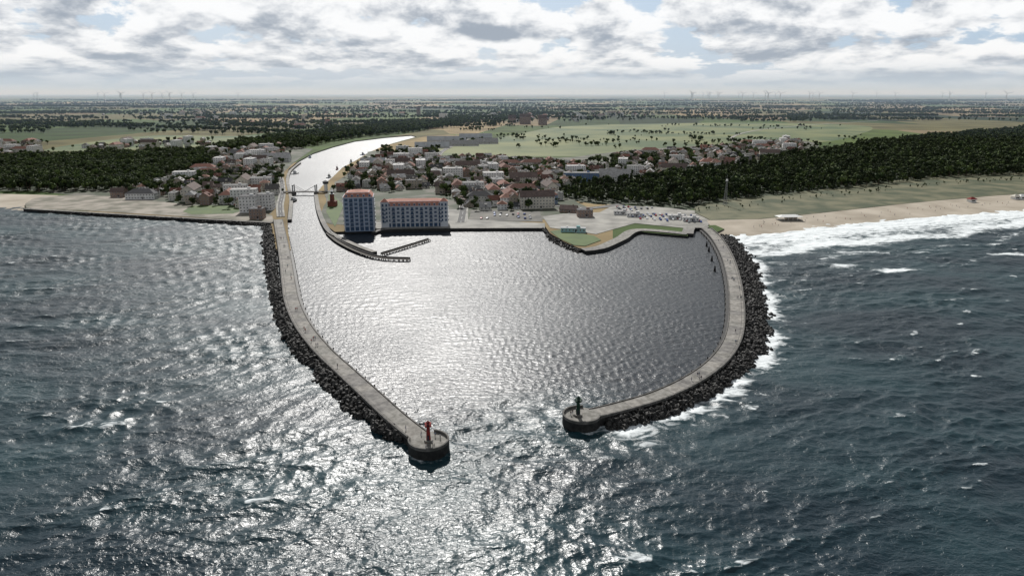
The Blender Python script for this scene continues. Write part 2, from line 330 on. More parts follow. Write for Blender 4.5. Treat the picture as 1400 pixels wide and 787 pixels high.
# ------------------------------------------------------------------ piers
PZ=3.0
left_c=[(380,300),(386,330),(391,360),(395,390),(400,415),(414,445),(440,478),(472,508),(505,538),(540,570),(575,598)]
right_c=[(966,312),(980,326),(994,350),(1003,380),(1007,410),(1007,440),(1000,468),(980,495),(945,520),(900,541),(850,556),(805,567)]
M_par=mat('parapet_concrete',(.15,.14,.13),(.06,.06,.055),.5)
def pier(name,px,head_px,side,hr):
    pth=catmull(PL(px,PZ),step=3.0); mb=MB(); W=4.0
    ribbon(mb,pth,-W,W,PZ,-2,0,3,vary=3,seg=2)
    # parapets: high seaward wall, low kerb on the harbour side, lower berm
    o=side
    a,b_=sorted((o*(W-.7),o*(W-.05))); ribbon(mb,pth[:-1],a,b_,PZ+.9,PZ-.1,4,4)
    a,b_=sorted((-o*(W-.45),-o*(W-.05))); ribbon(mb,pth[:-1],a,b_,PZ+.3,PZ-.1,4,4)
    a,b_=sorted((-o*(W+1.6),-o*W)); ribbon(mb,pth[:-3],a,b_,1.4,-2,3,3)
    a,b_=sorted((o*(W-1.9),o*(W-1.6))); ribbon(mb,pth[:-3],a,b_,PZ+.01,PZ-.1,4,4)
    n=normals(pth)
    for i in range(4,len(pth)-4,3):   # fender timbers along the harbour face
        x,y=pth[i]-o*n[i]*(W+1.75); mb.box(x,y,-1.5,.35,.35,3.6,3)
    for i in range(3,len(pth)-3,3):   # expansion joints
        ribbon(mb,np.array([pth[i],pth[i]+(pth[i+1]-pth[i])*.06]),-W+.5,W-.75,PZ+.016,PZ-.1,3,3)
    hx,hy,_=P(*head_px,PZ); mb.cyl(hx,hy,-2,hr,hr,PZ+2.02,3,36); mb.cyl(hx,hy,PZ+.03,hr-.05,hr-.05,.03,0,36)
    for i in range(36):
        a0,a1=2*math.pi*i/36,2*math.pi*(i+1)/36; mid=(a0+a1)/2
        dv=pth[-14]-np.array([hx,hy]); dv/=np.linalg.norm(dv)
        if math.cos(mid)*dv[0]+math.sin(mid)*dv[1]>.72: continue
        R0,R1=hr-.55,hr
        q=[(hx+r_*math.cos(a_),hy+r_*math.sin(a_)) for r_,a_ in((R0,a0),(R1,a0),(R1,a1),(R0,a1))]
        z0_,z1_=PZ,PZ+1.0
        mb.add([(x,y,z1_) for x,y in q]+[(x,y,z0_) for x,y in q],[(0,1,2,3),(1,5,6,2),(4,0,3,7),(0,4,5,1),(3,2,6,7)],4)
    ob=mb.obj(name,M_conc+[M_wet,M_par])
    return pth,(hx,hy)
pathL,headL=pier('breakwater_pier',left_c,(586,603),1,6.6)
pathR,headR=pier('breakwater_pier',right_c,(795,568),-1,6.6)
# rocks
def rock_mesh(name,seed):
    r=random.Random(seed); import bmesh
    bm=bmesh.new(); bmesh.ops.create_icosphere(bm,subdivisions=1,radius=1)
    for v in bm.verts:
        c=v.co; m_=max(abs(c.x),abs(c.y),abs(c.z)); v.co=c/m_*.75*.6+c*.4; v.co*=r.uniform(.8,1.2); v.co.z*=.8; v.co.x*=1.15
    me=bpy.data.meshes.new(name); bm.to_mesh(me); bm.free(); me.materials.append(M_rock); return me
def tetra_mesh(name):
    mb=MB()
    for d in((1,1,1),(-1,-1,1),(-1,1,-1),(1,-1,-1)):
        d=Vector(d).normalized(); mb.tube(d*-.1,d*1.25,.5,.33,0,7)
    return mb.mesh(name,[M_rock])
C_rock=hidden_coll('rock_kinds',[rock_mesh('rock_kind',i) for i in range(5)]+[tetra_mesh('concrete_tetrapod_kind')])
def resamp(X,n):
    L=np.r_[0,np.cumsum(np.linalg.norm(np.diff(X,axis=0),axis=1))]; t=np.linspace(0,L[-1],n)
    return np.stack([np.interp(t,L,X[:,0]),np.interp(t,L,X[:,1])],1)
def rocks(name,inner,outer,zi,dens=1.0,s=(.8,1.5)):
    A=catmull(PL(inner,zi),step=3);B=catmull(PL(outer,0),step=3); N=400; A=resamp(A,N);B=resamp(B,N)
    L=np.linalg.norm(np.diff(B,axis=0),axis=1).sum(); wd=np.linalg.norm(A-B,axis=1).mean(); n=int(L*wd*dens)
    i=rng.integers(0,N,n); t=rng.random(n); edge=1+.13*np.sin(i*.21)+.1*np.sin(i*.67+1); t=t*edge; t=np.where(rng.random(n)<.12,t*1.15,t)
    p=A[i]*(1-t[:,None])+B[i]*t[:,None]+rng.normal(0,.4,(n,2)); z=zi*np.clip(1-t,0,1)**.8-.25+rng.uniform(-.4,.4,n)
    scatter(name,np.c_[p,z],rng.uniform(s[0],s[1],n),C_rock,True)
    # core under the armour
    mb=MB(); vs=[]
    for k in range(0,N,8):
        vs+=[(A[k][0],A[k][1],zi-.7),(B[k][0],B[k][1],-1.2)]
    m_=len(vs)//2; mb.add(vs,[(2*k,2*k+1,2*k+3,2*k+2) for k in range(m_-1)],0); mb.obj(name+'_core',[M_wet])
    return B
rocksL_in=[(370,309),(376,340),(380,380),(388,415),(400,445),(424,480),(456,512),(490,543),(525,575),(550,597)]
rocksL_out=[(360,311),(361,345),(366,385),(373,420),(387,460),(408,488),(430,508),(448,536),(486,568),(518,591),(546,603)]
rocksR_in=[(985,320),(1000,345),(1012,375),(1018,410),(1019,440),(1013,472),(993,502),(957,527),(912,549),(866,564),(832,572)]
rocksR_out=[(1003,325),(1028,355),(1040,385),(1046,415),(1051,450),(1045,478),(1020,508),(985,532),(948,554),(900,574),(860,583),(832,585)]
OL=rocks('rock_armour',rocksL_in,rocksL_out,2.4,.8,(.6,1.5))
OR=rocks('rock_armour',rocksR_in,rocksR_out,2.4,.8,(.6,1.5))
OS=rocks('rock_revetment',[(34,286),(120,291.5),(240,298.5),(368,306)],[(32,289),(120,295),(240,302),(362,310)],2.0,.8,(.6,1.2))
rocks('rock_shore',[(742,312),(752,320),(770,331),(795,341)],[(745,316),(750,327),(768,338),(790,346)],1.9,.7,(.5,1.1))
# navigation towers
def beacon(name,x,y,col):
    mb=MB(); z=PZ+.05
    mb.cyl(x,y,z,1.5,1.4,.7,1,16); mb.cyl(x,y,z+.7,.75,.5,4.6,0,16); mb.cyl(x,y,z+5.3,1.15,1.15,.18,0,16)
    for i in range(10):
        a=i*.628; mb.cyl(x+1.08*math.cos(a),y+1.08*math.sin(a),z+5.48,.04,.04,.9,0,5)
    mb.cyl(x,y,z+6.35,1.1,1.1,.06,0,16)
    mb.cyl(x,y,z+5.48,.45,.45,1.2,2,12); mb.cyl(x,y,z+6.7,.6,.1,.6,0,12); mb.cyl(x,y,z+7.3,.04,.04,.9,0,5)
    mb.box(x,y-.78,z+.7,.6,.12,1.7,2)
    mb.obj(name,[col,M_conc[0],M_glass])
beacon('navigation_light_tower',headL[0],headL[1],M_red)
beacon('navigation_light_tower',headR[0]-1.2,headR[1],M_green)
# mooring dolphins
for u,v in((969,344),(973,357),(977,371),(966,337)):
    x,y,_=P(u,v); mb=MB()
    for i in range(5):
        a=i*1.256; mb.tube((.8*math.cos(a),.8*math.sin(a),-2),(.3*math.cos(a),.3*math.sin(a),3.6+.2*(i%2)),.22,.2,0,7)
    mb.cyl(0,0,2.6,.62,.62,.3,1,10); mb.obj('mooring_dolphin',[M_wet,M_steel],(x,y,0))
# ------------------------------------------------------------------ buildings
roofcols=[(.20,.085,.06),(.25,.13,.095),(.12,.085,.075),(.07,.07,.075),(.15,.07,.055),(.17,.17,.17),(.10,.095,.09),(.45,.44,.43),(.08,.08,.085),(.26,.15,.11)]
wallcols=[(.60,.58,.53),(.42,.36,.29),(.75,.74,.72),(.28,.2,.16),(.62,.58,.50)]
Mr=[mat('roof_tiles',c,tuple(x*.65 for x in c),.4,rnd=.25) for c in roofcols]
Mw=[mat('wall_render',c,tuple(x*.8 for x in c),.3) for c in wallcols]
def house(name,w_,d_,fl,roof,wm,rm,seed=0):
    r=random.Random(seed); mb=MB(); fh=2.9; h=.4+fl*fh
    mb.box(0,0,-.5,w_,d_,h+.5,0); mb.windows(w_,d_,.4,fh,fl,2,3)
    if roof=='gable':
        rh=d_*.38; mb.gable(w_,d_,h,rh,.5,1,0); mb.box(w_*.25,d_*.12,h+rh*.4,.8,.8,rh*.85,0)
        for s in(-1,1):
            if r.random()<.8:
                x=r.uniform(-.2,.2)*w_; mb.box(x,s*d_*.30,h+.2,2.2,2.2,rh*.55,0); mb.box(x,s*d_*.30,h+.2+rh*.55,2.6,2.6,.2,1)
                mb.box(x,s*(d_*.30+1.13),h+.5,1.3,.06,1,2)
    elif roof=='hip':
        rh=d_*.33; mb.hip(w_,d_,h,rh,.5,1); mb.box(w_*.2,d_*.1,h+rh*.35,.8,.8,rh*.85,0)
    else:
        mb.box(0,0,h,w_+.3,d_+.3,.35,1); mb.box(w_*.2,0,h+.35,3,2.5,1.6,0); mb.box(-w_*.25,d_*.2,h+.35,1.2,1.2,.8,3)
    mb.box(w_*.1,-d_/2-.6,0,1.8,1.2,.3,3); mb.box(w_*.1,-d_/2-.09,.3,1.0,.12,2.1,2); mb.box(w_*.1,-d_/2-.6,2.6,2.0,1.3,.15,1)
    return mb.mesh(name,[wm,rm,M_glass,M_white])
HM=[]
for i in range(34):
    r=random.Random(i*3+1)
    HM.append(house('town_house_mesh',r.uniform(9,19),r.uniform(8,11.5),r.choice([1,2,2,3,3]),r.choice(['gable','gable','gable','hip','flat']),r.choice(Mw),r.choice(Mr),i))
BM=[house('apartment_block_mesh',random.Random(i).uniform(22,34),random.Random(i+9).uniform(12,15),[3,4,4,5][i%4],['hip','flat','gable','flat'][i%4],[Mw[0],Mw[2],Mw[4],Mw[2]][i%4],[Mr[0],Mr[5],Mr[2],Mr[7]][i%4],i) for i in range(4)]
tree_pts=[]
hotels_zone=[p[:2] for p in PL([(450,320),(620,320),(618,268),(545,262),(450,266)],0)]
def town(px,spacing,rot,keep=.85,block=.08,trees=.95):
    g=fill(px,spacing,2.05,jit=.25,rot=rot,keep=keep)
    for x,y in g:
        if inpoly(np.array([x]),np.array([y]),hotels_zone)[0]: continue
        a=rot+random.choice([0,math.pi/2,math.pi,-math.pi/2])+random.gauss(0,.12)
        if random.random()<block: place(random.choice(BM),'apartment_block',(x,y,2.05),rot+random.choice([0,math.pi/2]))
        else: place(random.choice(HM),'town_house',(x,y,2.05),a,(random.uniform(.8,1.1),)*3)
        if random.random()<trees:
            for k in range(random.choice([1,2,3,4])): tree_pts.append((x+random.choice([-1,1])*spacing*.5+random.uniform(-3,3),y+random.choice([-1,1])*spacing*.45,2,random.uniform(.4,1.0)))
town([(462,266),(488,230),(513,214),(600,220),(680,218),(765,226),(845,232),(842,246),(766,258),(764,276),(745,288),(640,288),(622,268),(540,262)],16.5,.15,block=.08)
town([(512,213),(530,205),(590,210),(600,219)],24,.1,keep=.5)
town([(840,215),(930,207),(1092,193),(1098,209),(960,236),(880,246),(850,236)],20,-.2,keep=.9)
town([(235,246),(300,226),(384,240),(378,268),(350,272),(372,290),(330,286),(262,278),(170,268)],20,.2,keep=.85,block=.12)
town([(290,207),(390,203),(388,218),(375,236),(290,230)],22,.1,block=.25,trees=.9)
town([(-40,200),(50,196),(60,210),(-40,216)],30,0,block=.3,keep=.6)
town([(110,200),(280,192),(290,202),(120,210)],36,0,block=.2,keep=.6)
town([(640,290),(740,292),(738,286),(650,285)],26,0,keep=.4)
# hotels
M_hw=mat('pale_blue_render',(.26,.34,.47),(.22,.29,.41),.2); M_hw2=mat('off_white_render',(.55,.57,.60),(.48,.5,.54),.2); M_hr=mat('terracotta_roof',(.42,.20,.15),(.34,.16,.12),.3)
M_hg=mat('blue_glass',(.05,.09,.16),(.03,.06,.11),.5,rough=.12,spec=.6)
def hotel(name,loc,rot,w_,d_,fl,bay,towers,wall):
    mb=MB(); fh=3.25; g=4.2; h=g+fl*fh
    mb.box(0,0,-.5,w_,d_,h+.5,0)
    for (L,D,r) in((w_,d_,0),(w_,d_,math.pi),(d_,w_,math.pi/2),(d_,w_,-math.pi/2)):
        n=max(2,round(L/bay)); c,sn=math.cos(r),math.sin(r)
        def q(x,y): return x*c-y*sn,x*sn+y*c
        for i in range(n+1):
            x=(i-n/2)*L/n; X,Y=q(x,-D/2-.25); mb.box(X,Y,0,.45,.5,h,1,rot=r)
        for f in range(fl+1):
            z=g+f*fh; X,Y=q(0,-D/2-.14); mb.box(X,Y,z-.35,L-.6,.28,.35,1,rot=r)
            for i in range(n):
                x=(i+.5-n/2)*L/n; bw=L/n
                if f<fl:
                    X,Y=q(x,-D/2-.06); mb.box(X,Y,z+.5,bw*.52,.12,fh-1.3,2,rot=r)
                    X,Y=q(x,-D/2-.10); mb.box(X,Y,z+.5,.1,.14,fh-1.3,1,rot=r)
                    if i%2==(0 if L>30 else 1):
                        X,Y=q(x,-D/2-.85); mb.box(X,Y,z-.2,bw*.7,1.3,.15,1,rot=r)
                        X,Y=q(x,-D/2-1.48); mb.box(X,Y,z-.05,bw*.7,.06,.95,2,rot=r)
        for i in range(n):
            x=(i+.5-n/2)*L/n; X,Y=q(x,-D/2-.06); mb.box(X,Y,.2,L/n*.7,.12,3.0,2,rot=r)
    mb.box(0,0,h,w_+1.4,d_+1.4,.5,1)
    mb.hip(w_+.6,d_+.6,h+.5,3.2,0,3,top=2.6); mb.box(0,0,h+3.7,w_-5.4,d_-5.4,.25,1)
    mb.hip(w_-6,d_-6,h+3.95,1.6,0,3)
    n=int(w_/bay)
    for s in(-1,1):
        for i in range(n):
            x=(i+.5-n/2)*w_/n; mb.box(x,s*(d_/2-.9),h+.5,1.8,1.8,2.1,1); mb.box(x,s*(d_/2+.03),h+.9,1.2,.06,1.3,2); mb.hip(2.0,2.0,h+2.6,.8,.1,3,cx=x,cy=s*(d_/2-.9))
    for tx,ty in towers:
        mb.box(tx,ty,-.5,6.4,6.4,h+4.0,0); mb.box(tx,ty,h+3.5,7.2,7.2,.4,1); mb.hip(6.6,6.6,h+3.9,2.6,.2,3,cx=tx,cy=ty)
        for f in range(fl+1):
            for k in(-1,1): mb.box(tx+k*1.5,ty-3.24,g+f*fh+.4,1.4,.1,1.9,2); mb.box(tx+3.24,ty+k*1.5,g+f*fh+.4,.1,1.4,1.9,2); mb.box(tx-3.24,ty+k*1.5,g+f*fh+.4,.1,1.4,1.9,2)
    return mb.obj(name,[wall,M_trim,M_hg,M_hr],(loc[0],loc[1],2.2),rot)
x,y,_=P(488,317,2); hotel('waterfront_hotel',(x,y+14),.16,23,21,7,4.0,[],M_hw)
x,y,_=P(564,311,2); hotel('waterfront_hotel',(x+1,y+11),.10,54,18,4,4.0,[(-24.5,-6.5),(24.5,-6.5)],M_hw2)
# special buildings
def bld(name,u,v,w_,d_,fl,roof,wm,rm,rot=0,seed=0):
    x,y,_=P(u,v,2); me=house(name+'_mesh',w_,d_,fl,roof,wm,rm,seed); return place(me,name,(x,y+d_/2,2.1),rot)
M_blue=mat('blue_wall',(.12,.2,.36),(.1,.17,.3),.3); M_lr=mat('light_metal_roof',(.42,.43,.44),(.32,.33,.34),.1)
bld('modern_apartment_building',338,291,15,14,5,'flat',Mw[2],Mr[3],.1); bld('modern_apartment_building',361,288,14,14,5,'flat',Mw[2],Mr[5],.1)
bld('modern_apartment_building',350,300,12,10,3,'flat',Mw[3],Mr[3],.1); bld('guest_house',191,273,30,14,2,'hip',Mw[2],Mr[3],.05)
bld('guest_house',160,270,14,10,2,'gable',Mw[3],Mr[2],.05)
bld('blue_apartment_building',795,250,44,14,4,'flat',M_blue,Mr[5],-.05); bld('sports_hall',842,249,40,24,2,'gable',Mw[2],Mr[7],-.15)
bld('seaside_guest_house',747,279,22,13,3,'hip',M_hw,Mr[0],.1); bld('seaside_guest_house',700,283,24,12,3,'hip',Mw[2],Mr[1],.1)
bld('restaurant',656,281,26,14,3,'hip',Mw[0],Mr[3],0); bld('restaurant',800,297,14,10,2,'flat',Mw[3],Mr[3],0); bld('restaurant',778,291,16,9,1,'gable',Mw[3],Mr[2],-.3)
bld('warehouse',375,222,44,22,2,'gable',Mw[2],Mr[7],.1); bld('warehouse',350,228,34,18,1,'gable',Mw[2],M_lr,.1); bld('warehouse',330,215,40,18,2,'gable',Mw[2],Mr[5],.1)
for u,v,w_ in((590,203,70),(628,200,80),(665,197,50),(610,194,90),(650,190,80),(510,228,40),(548,224,36)): bld('warehouse',u,v,w_,24,1,'gable',Mw[2],Mr[7] if u%4<2 else M_lr,.1,u)
bld('apartment_block',930,236,40,14,3,'flat',Mw[2],Mr[5],-.2); bld('apartment_block',972,230,30,13,3,'hip',Mw[2],Mr[0],-.2)
for u,v in((850,294),(868,297),(925,300),(945,303)): bld('beach_kiosk',u,v,14,6,1,'flat',Mw[2],Mr[7],-.1,u)
bld('harbour_shed',784,318,20,5,1,'flat',mat('teal_wall',(.3,.5,.5),(.25,.42,.42),.3),M_lr,-.1)
for u,v,w_,f in((718,170,40,9),(700,168,30,6),(742,171,30,8),(572,158,18,10)):
    bld('grain_silo_building',u,v,w_,28,f,'gable',Mw[3],Mr[2],0,u)
# lighthouse, lattice mast
x,y,_=P(450,283,2); mb=MB(); mb.box(0,0,0,8,8,5,0); mb.hip(8,8,5,1.5,.4,3); mb.box(0,0,0,4,4,12,0,taper=.85); mb.box(0,0,12,4.6,4.6,.4,1); mb.cyl(0,0,12.4,1.3,1.3,2,2,10); mb.cyl(0,0,14.4,1.5,.2,1.1,1,10)
for k in range(3): mb.box(0,-1.98+.06*k,6+k*2.3,.7,.12,1.1,2)
mb.obj('brick_lighthouse',[M_brick,M_white,M_glass,Mr[0]],(x+2,y+6,2.1))
x,y,_=P(991,281,2.5); mb=MB()
for s,t in((-1,-1),(1,-1),(1,1),(-1,1)): mb.tube((s*1.5,t*1.5,0),(s*.4,t*.4,24),.16,.11,0,5)
for k in range(8):
    z0,z1=k*3,k*3+3; a=1.5-1.1*z0/24; b2=1.5-1.1*z1/24
    for (s,t),(s2,t2) in(((-1,-1),(1,-1)),((1,-1),(1,1)),((1,1),(-1,1)),((-1,1),(-1,-1))):
        mb.tube((s*a,t*a,z0),(s2*b2,t2*b2,z1),.06,.06,0,4); mb.tube((s*b2,t*b2,z1),(s2*b2,t2*b2,z1),.06,.06,0,4)
mb.cyl(0,0,24,1.4,1.4,.3,0,12); mb.box(0,0,24.3,1.6,1.6,1.6,1); mb.cyl(0,0,25.9,.12,.05,5,0,5); mb.obj('lattice_radar_mast',[M_steel,M_white],(x,y,2.6))
# bridge
x0,y0,_=P(393,263,3); x1,y1,_=P(441,263,3); mb=MB(); L=x1-x0
mb.box(0,0,3.2,L+8,6,.7,0); 
for s in(-1,1):
    mb.box(s*L*.32,0,-2,3.5,7,5.2,0)
    for t in(-1,1):
        mb.box(0,t*2.9,3.9,L+6,.1,.15,1); mb.box(0,t*2.9,4.7,L+6,.1,.12,1); mb.box(s*L*.32,t*3.2,3.9,1.0,1.0,7,1)
    mb.box(s*L*.32,0,10.9,1.2,7.4,.8,1)
    for t in(-1,1): mb.tube((s*L*.32,t*3.2,11),(0,t*3.0,4),.15,.15,1,5)
for k in range(12):
    for t in(-1,1): mb.box(-L/2+k*L/11,t*2.9,3.9,.1,.1,.9,1)
mb.obj('drawbridge',[M_conc[1],M_steel],((x0+x1)/2,y0,0))
x,y,_=P(446,262,2); mb=MB(); mb.cyl(0,0,0,2,2,9,0,12); mb.cyl(0,0,9,3.2,3.4,2.4,1,12); mb.cyl(0,0,11.4,3.8,.4,1.4,2,12); mb.obj('bridge_control_tower',[M_white,M_glass,Mr[3]],(x,y,2))
# boats
def boat(name,u,v,L,rot,hull,z=0):
    x,y,_=P(u,v); mb=MB(); W=L*.27; st=[(-.5,.75),(-.3,1),(.1,1),(.35,.65),(.5,.04)]
    vs=[];n=len(st)
    for t,k in st:
        for s in(-1,1): vs+=[(t*L,s*W/2*k,.9+ (.5 if t>.3 else 0)+L*.03),(t*L*.94,s*W/2*k*.7,-.4)]
    fs=[]
    for i in range(n-1):
        a=4*i;b_=4*(i+1); fs+=[(a+1,b_+1,b_,a),(a+2,b_+2,b_+3,a+3),(a,b_,b_+2,a+2)]
    fs+=[(0,2,3,1)]; mb.add(vs,fs,0); mb.box(L*.02,0,1.2,L*.3,W*.6,2.2+L*.03,1); mb.box(L*.02,0,2.2,L*.305,W*.61,.7,2); mb.box(L*.0,0,3.4+L*.03,L*.2,W*.45,1.3,1)
    mb.cyl(-L*.12,0,3.2,.5,.4,2.2,0,8); mb.cyl(L*.08,0,4.6,.1,.06,4,0,5); mb.tube((L*.08,0,8),(-L*.4,0,2),.05,.05,0,4)
    mb.obj(name,[hull,M_white,M_glass],(x,y,0),rot)
boat('tugboat',401,276,20,1.5,M_black)
for u,v,L in((403,238,14),(461,232,12),(480,222,12),(424,216,12),(496,212,11),(450,243,13)): boat('fishing_boat',u,v,L,random.uniform(.8,1.6),random.choice([M_white,M_blue,M_red]))
# cars
def car_mesh(col):
    mb=MB(); prof=[(-2.15,.35),(-2.2,.8),(-1.9,.95),(-1.45,1.42),(.35,1.45),(1.05,.98),(2.0,.85),(2.2,.6),(2.15,.35)]
    n=len(prof); vs=[(x,-.86 if z<1 else -.68,z) for x,z in prof]+[(x,.86 if z<1 else .68,z) for x,z in prof]
    mb.add(vs,[tuple(range(n)),tuple(range(2*n-1,n-1,-1))]+[(i,i+n,(i+1)%n+n,(i+1)%n) for i in range(n)],0)
    mb.box(-.5,0,1.0,1.9,1.62,.33,1,taper=.9)
    for a in(-1.35,1.35):
        for s in(-.8,.8): mb.tube((a,s-.1,.33),(a,s+.1,.33),.33,.33,2,10)
    return mb.mesh('car_mesh',[col,M_glass,M_black])
cm=[car_mesh(mat('car_paint',c,c,1,rough=.3,spec=.6)) for c in((.6,.6,.6),(.05,.05,.06),(.25,.26,.28),(.3,.03,.03),(.04,.08,.25),(.7,.7,.7))]
for px,n in(([(650,300),(738,301),(735,293),(655,291)],16),([(850,290),(955,296),(960,306),(870,300)],60),([(835,282),(900,285),(850,290)],22),([(300,270),(340,276),(330,282),(280,278)],10)):
    g=fill(px,5.5,jit=.12); random.shuffle(l:=list(g))
    for x,y in l[:n]: place(random.choice(cm),'parked_car',(x,y,2.24),random.choice([0,math.pi])+1.4+random.gauss(0,.05))
# beach pavilion, tents
x,y,_=P(1078,300,2.3); mb=MB()
for i in range(6):
    for s in(-1,1): mb.cyl(-10+i*4,s*4,-1,.12,.12,4,0,6)
mb.hip(21,9,3,1.6,.5,0); mb.box(3,2,0,10,3.5,2.6,1); mb.box(0,0,-.2,22,10,.35,2); mb.obj('beach_pavilion',[M_white,Mw[1],M_conc[0]],(x,y,2.2),.1)
for u,v,c in((1328,276,M_red),(1388,272,Mw[4]),(1396,272,M_white)):
    x,y,_=P(u,v,2); mb=MB(); mb.box(0,0,-1,7,5,4,1); mb.hip(7,5,3,2.2,.8,0); mb.box(0,-2.55,.8,4,.1,1.4,2); mb.obj('beach_bar',[c,M_white,M_glass],(x,y,2.0),.2)
# ------------------------------------------------------------------ people
def person_mesh(name,pose,shirt,trouser):
    me=bpy.data.meshes.new('t'); s=pose
    J=dict(pel=(0,0,.95),ch=(0,.02,1.3),nk=(0,.02,1.5),hd=(0,.03,1.62),ht=(0,.03,1.74),
      ls=(-.18,.02,1.42),le=(-.23,-.06*s,1.15),lw=(-.24,.12*s,.92),lh=(-.24,.16*s,.82),rs=(.18,.02,1.42),re=(.23,.06*s,1.15),rw=(.24,.2*s,.95),rh=(.24,.25*s,.87),
      lhp=(-.1,0,.9),lk=(-.11,.14*s,.5),la=(-.11,.04*s,.09),lt=(-.11,.2+.04*s,.04),rhp=(.1,0,.9),rk=(.11,-.04*s,.5),ra=(.11,-.26*s,.1),rt=(.11,-.1*s+.1,.04))
    R=dict(pel=.14,ch=.15,nk=.06,hd=.1,ht=.08,ls=.07,le=.05,lw=.035,lh=.04,rs=.07,re=.05,rw=.035,rh=.04,lhp=.1,lk=.065,la=.045,lt=.04,rhp=.1,rk=.065,ra=.045,rt=.04)
    E=['pel ch','ch nk','nk hd','hd ht','ch ls','ls le','le lw','lw lh','ch rs','rs re','re rw','rw rh','pel lhp','lhp lk','lk la','la lt','pel rhp','rhp rk','rk ra','ra rt']
    k=list(J); me.from_pydata([J[a] for a in k],[[k.index(a) for a in e_.split()] for e_ in E],[])
    ob=bpy.data.objects.new('t',me); sc.collection.objects.link(ob); ob.modifiers.new('s','SKIN'); 
    for i,a in enumerate(k): me.skin_vertices[0].data[i].radius=(R[a],R[a])
    me.skin_vertices[0].data[0].use_root=True
    ob.modifiers.new('ss','SUBSURF').levels=1
    dg=bpy.context.evaluated_depsgraph_get(); m2=bpy.data.meshes.new_from_object(ob.evaluated_get(dg)); bpy.data.objects.remove(ob)
    m2.name=name; m2.materials.clear()
    for m_ in(shirt,trouser,M_skin,M_hair): m2.materials.append(m_)
    for p in m2.polygons:
        c=p.center; p.material_index=1 if c.z<.95 and abs(c.x)<.21 else (3 if c.z>1.68 or (c.z>1.58 and c.y<0) else (2 if c.z>1.5 or (abs(c.x)>.2 and c.z<1.15) else 0)); p.use_smooth=True
    return m2
M_skin=mat('skin',(.5,.32,.24),(.45,.28,.2),1); M_hair=mat('hair',(.06,.04,.03),(.04,.03,.02),1)
cl=[mat('cloth',c,c,1) for c in((.5,.5,.5),(.05,.07,.15),(.4,.06,.05),(.03,.03,.03),(.1,.2,.3))]
pm=[person_mesh('person_mesh',s,cl[i],cl[j]) for s,i,j in((1,0,1),(.3,2,3),(1,4,3),(-1,3,1),(.1,0,3))]
def folk(path,n,W=2.6,z=PZ):
    nn=normals(path)
    for _ in range(n):
        i=random.randrange(2,len(path)-2); o=random.uniform(-W,W-.8); x,y=path[i]+nn[i]*o
        t=path[i+1]-path[i]; a=math.atan2(t[1],t[0])-math.pi/2+(math.pi if random.random()<.5 else 0)
        for k in range(random.choice([1,2,2])): place(random.choice(pm),'person',(x+k*.7,y+k*.3,z+.015),a)
folk(pathL,17); folk(pathR,15)
for h_,n in((headL,7),(headR,3)):
    for _ in range(n):
        a=random.uniform(0,6.28); r_=random.uniform(2.2,5.2); place(random.choice(pm),'person',(h_[0]+r_*math.cos(a),h_[1]+r_*math.sin(a),PZ+.06),random.uniform(0,6.28))
C_ppl=hidden_coll('people_kinds',pm)
g=fill([(1000,315),(1130,303),(1400,279),(1400,272),(1250,284),(1120,296),(1010,306)],7,keep=.3); scatter('beach_crowd',np.c_[g,np.full(len(g),1.5)],np.ones(len(g)),C_ppl)
# ------------------------------------------------------------------ vegetation masses
def forest(name,px,sp_,coll,z=1.9,s=(.75,1.25),keep=.95):
    g=fill(px,sp_,z,keep=keep); k=.5+.5*np.sin(g[:,0]*.031+np.sin(g[:,1]*.02)*2)*np.sin(g[:,1]*.027); sc_=rng.uniform(s[0],s[1],len(g))*(.75+.45*k)
    scatter(name,np.c_[g,np.full(len(g),z)],sc_,coll); return len(g)
nT=0
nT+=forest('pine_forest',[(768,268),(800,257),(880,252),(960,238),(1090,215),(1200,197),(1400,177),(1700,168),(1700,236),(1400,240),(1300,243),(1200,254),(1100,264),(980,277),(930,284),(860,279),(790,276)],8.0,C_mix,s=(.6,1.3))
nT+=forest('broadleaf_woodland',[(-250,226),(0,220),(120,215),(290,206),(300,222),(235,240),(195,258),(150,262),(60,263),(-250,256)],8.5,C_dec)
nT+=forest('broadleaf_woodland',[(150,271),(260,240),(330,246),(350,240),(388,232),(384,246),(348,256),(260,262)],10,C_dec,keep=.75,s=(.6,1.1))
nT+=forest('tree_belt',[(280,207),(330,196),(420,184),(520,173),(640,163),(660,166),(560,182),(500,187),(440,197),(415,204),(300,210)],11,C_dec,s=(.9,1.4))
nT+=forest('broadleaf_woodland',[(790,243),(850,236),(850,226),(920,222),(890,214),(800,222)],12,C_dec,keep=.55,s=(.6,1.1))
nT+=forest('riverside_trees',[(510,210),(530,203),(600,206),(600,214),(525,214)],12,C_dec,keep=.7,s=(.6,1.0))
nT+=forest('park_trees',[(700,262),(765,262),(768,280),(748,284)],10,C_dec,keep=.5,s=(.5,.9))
nT+=forest('dune_shrubs',[(940,287),(1000,280),(1100,268),(1300,248),(1400,244),(1400,248),(1300,252),(1100,274),(960,292)],8,C_mix,z=2.7,s=(.12,.32),keep=.5)
tp=np.array(tree_pts); scatter('garden_trees',tp[:,:3],tp[:,3],C_dec)
pts=[];scl=[]
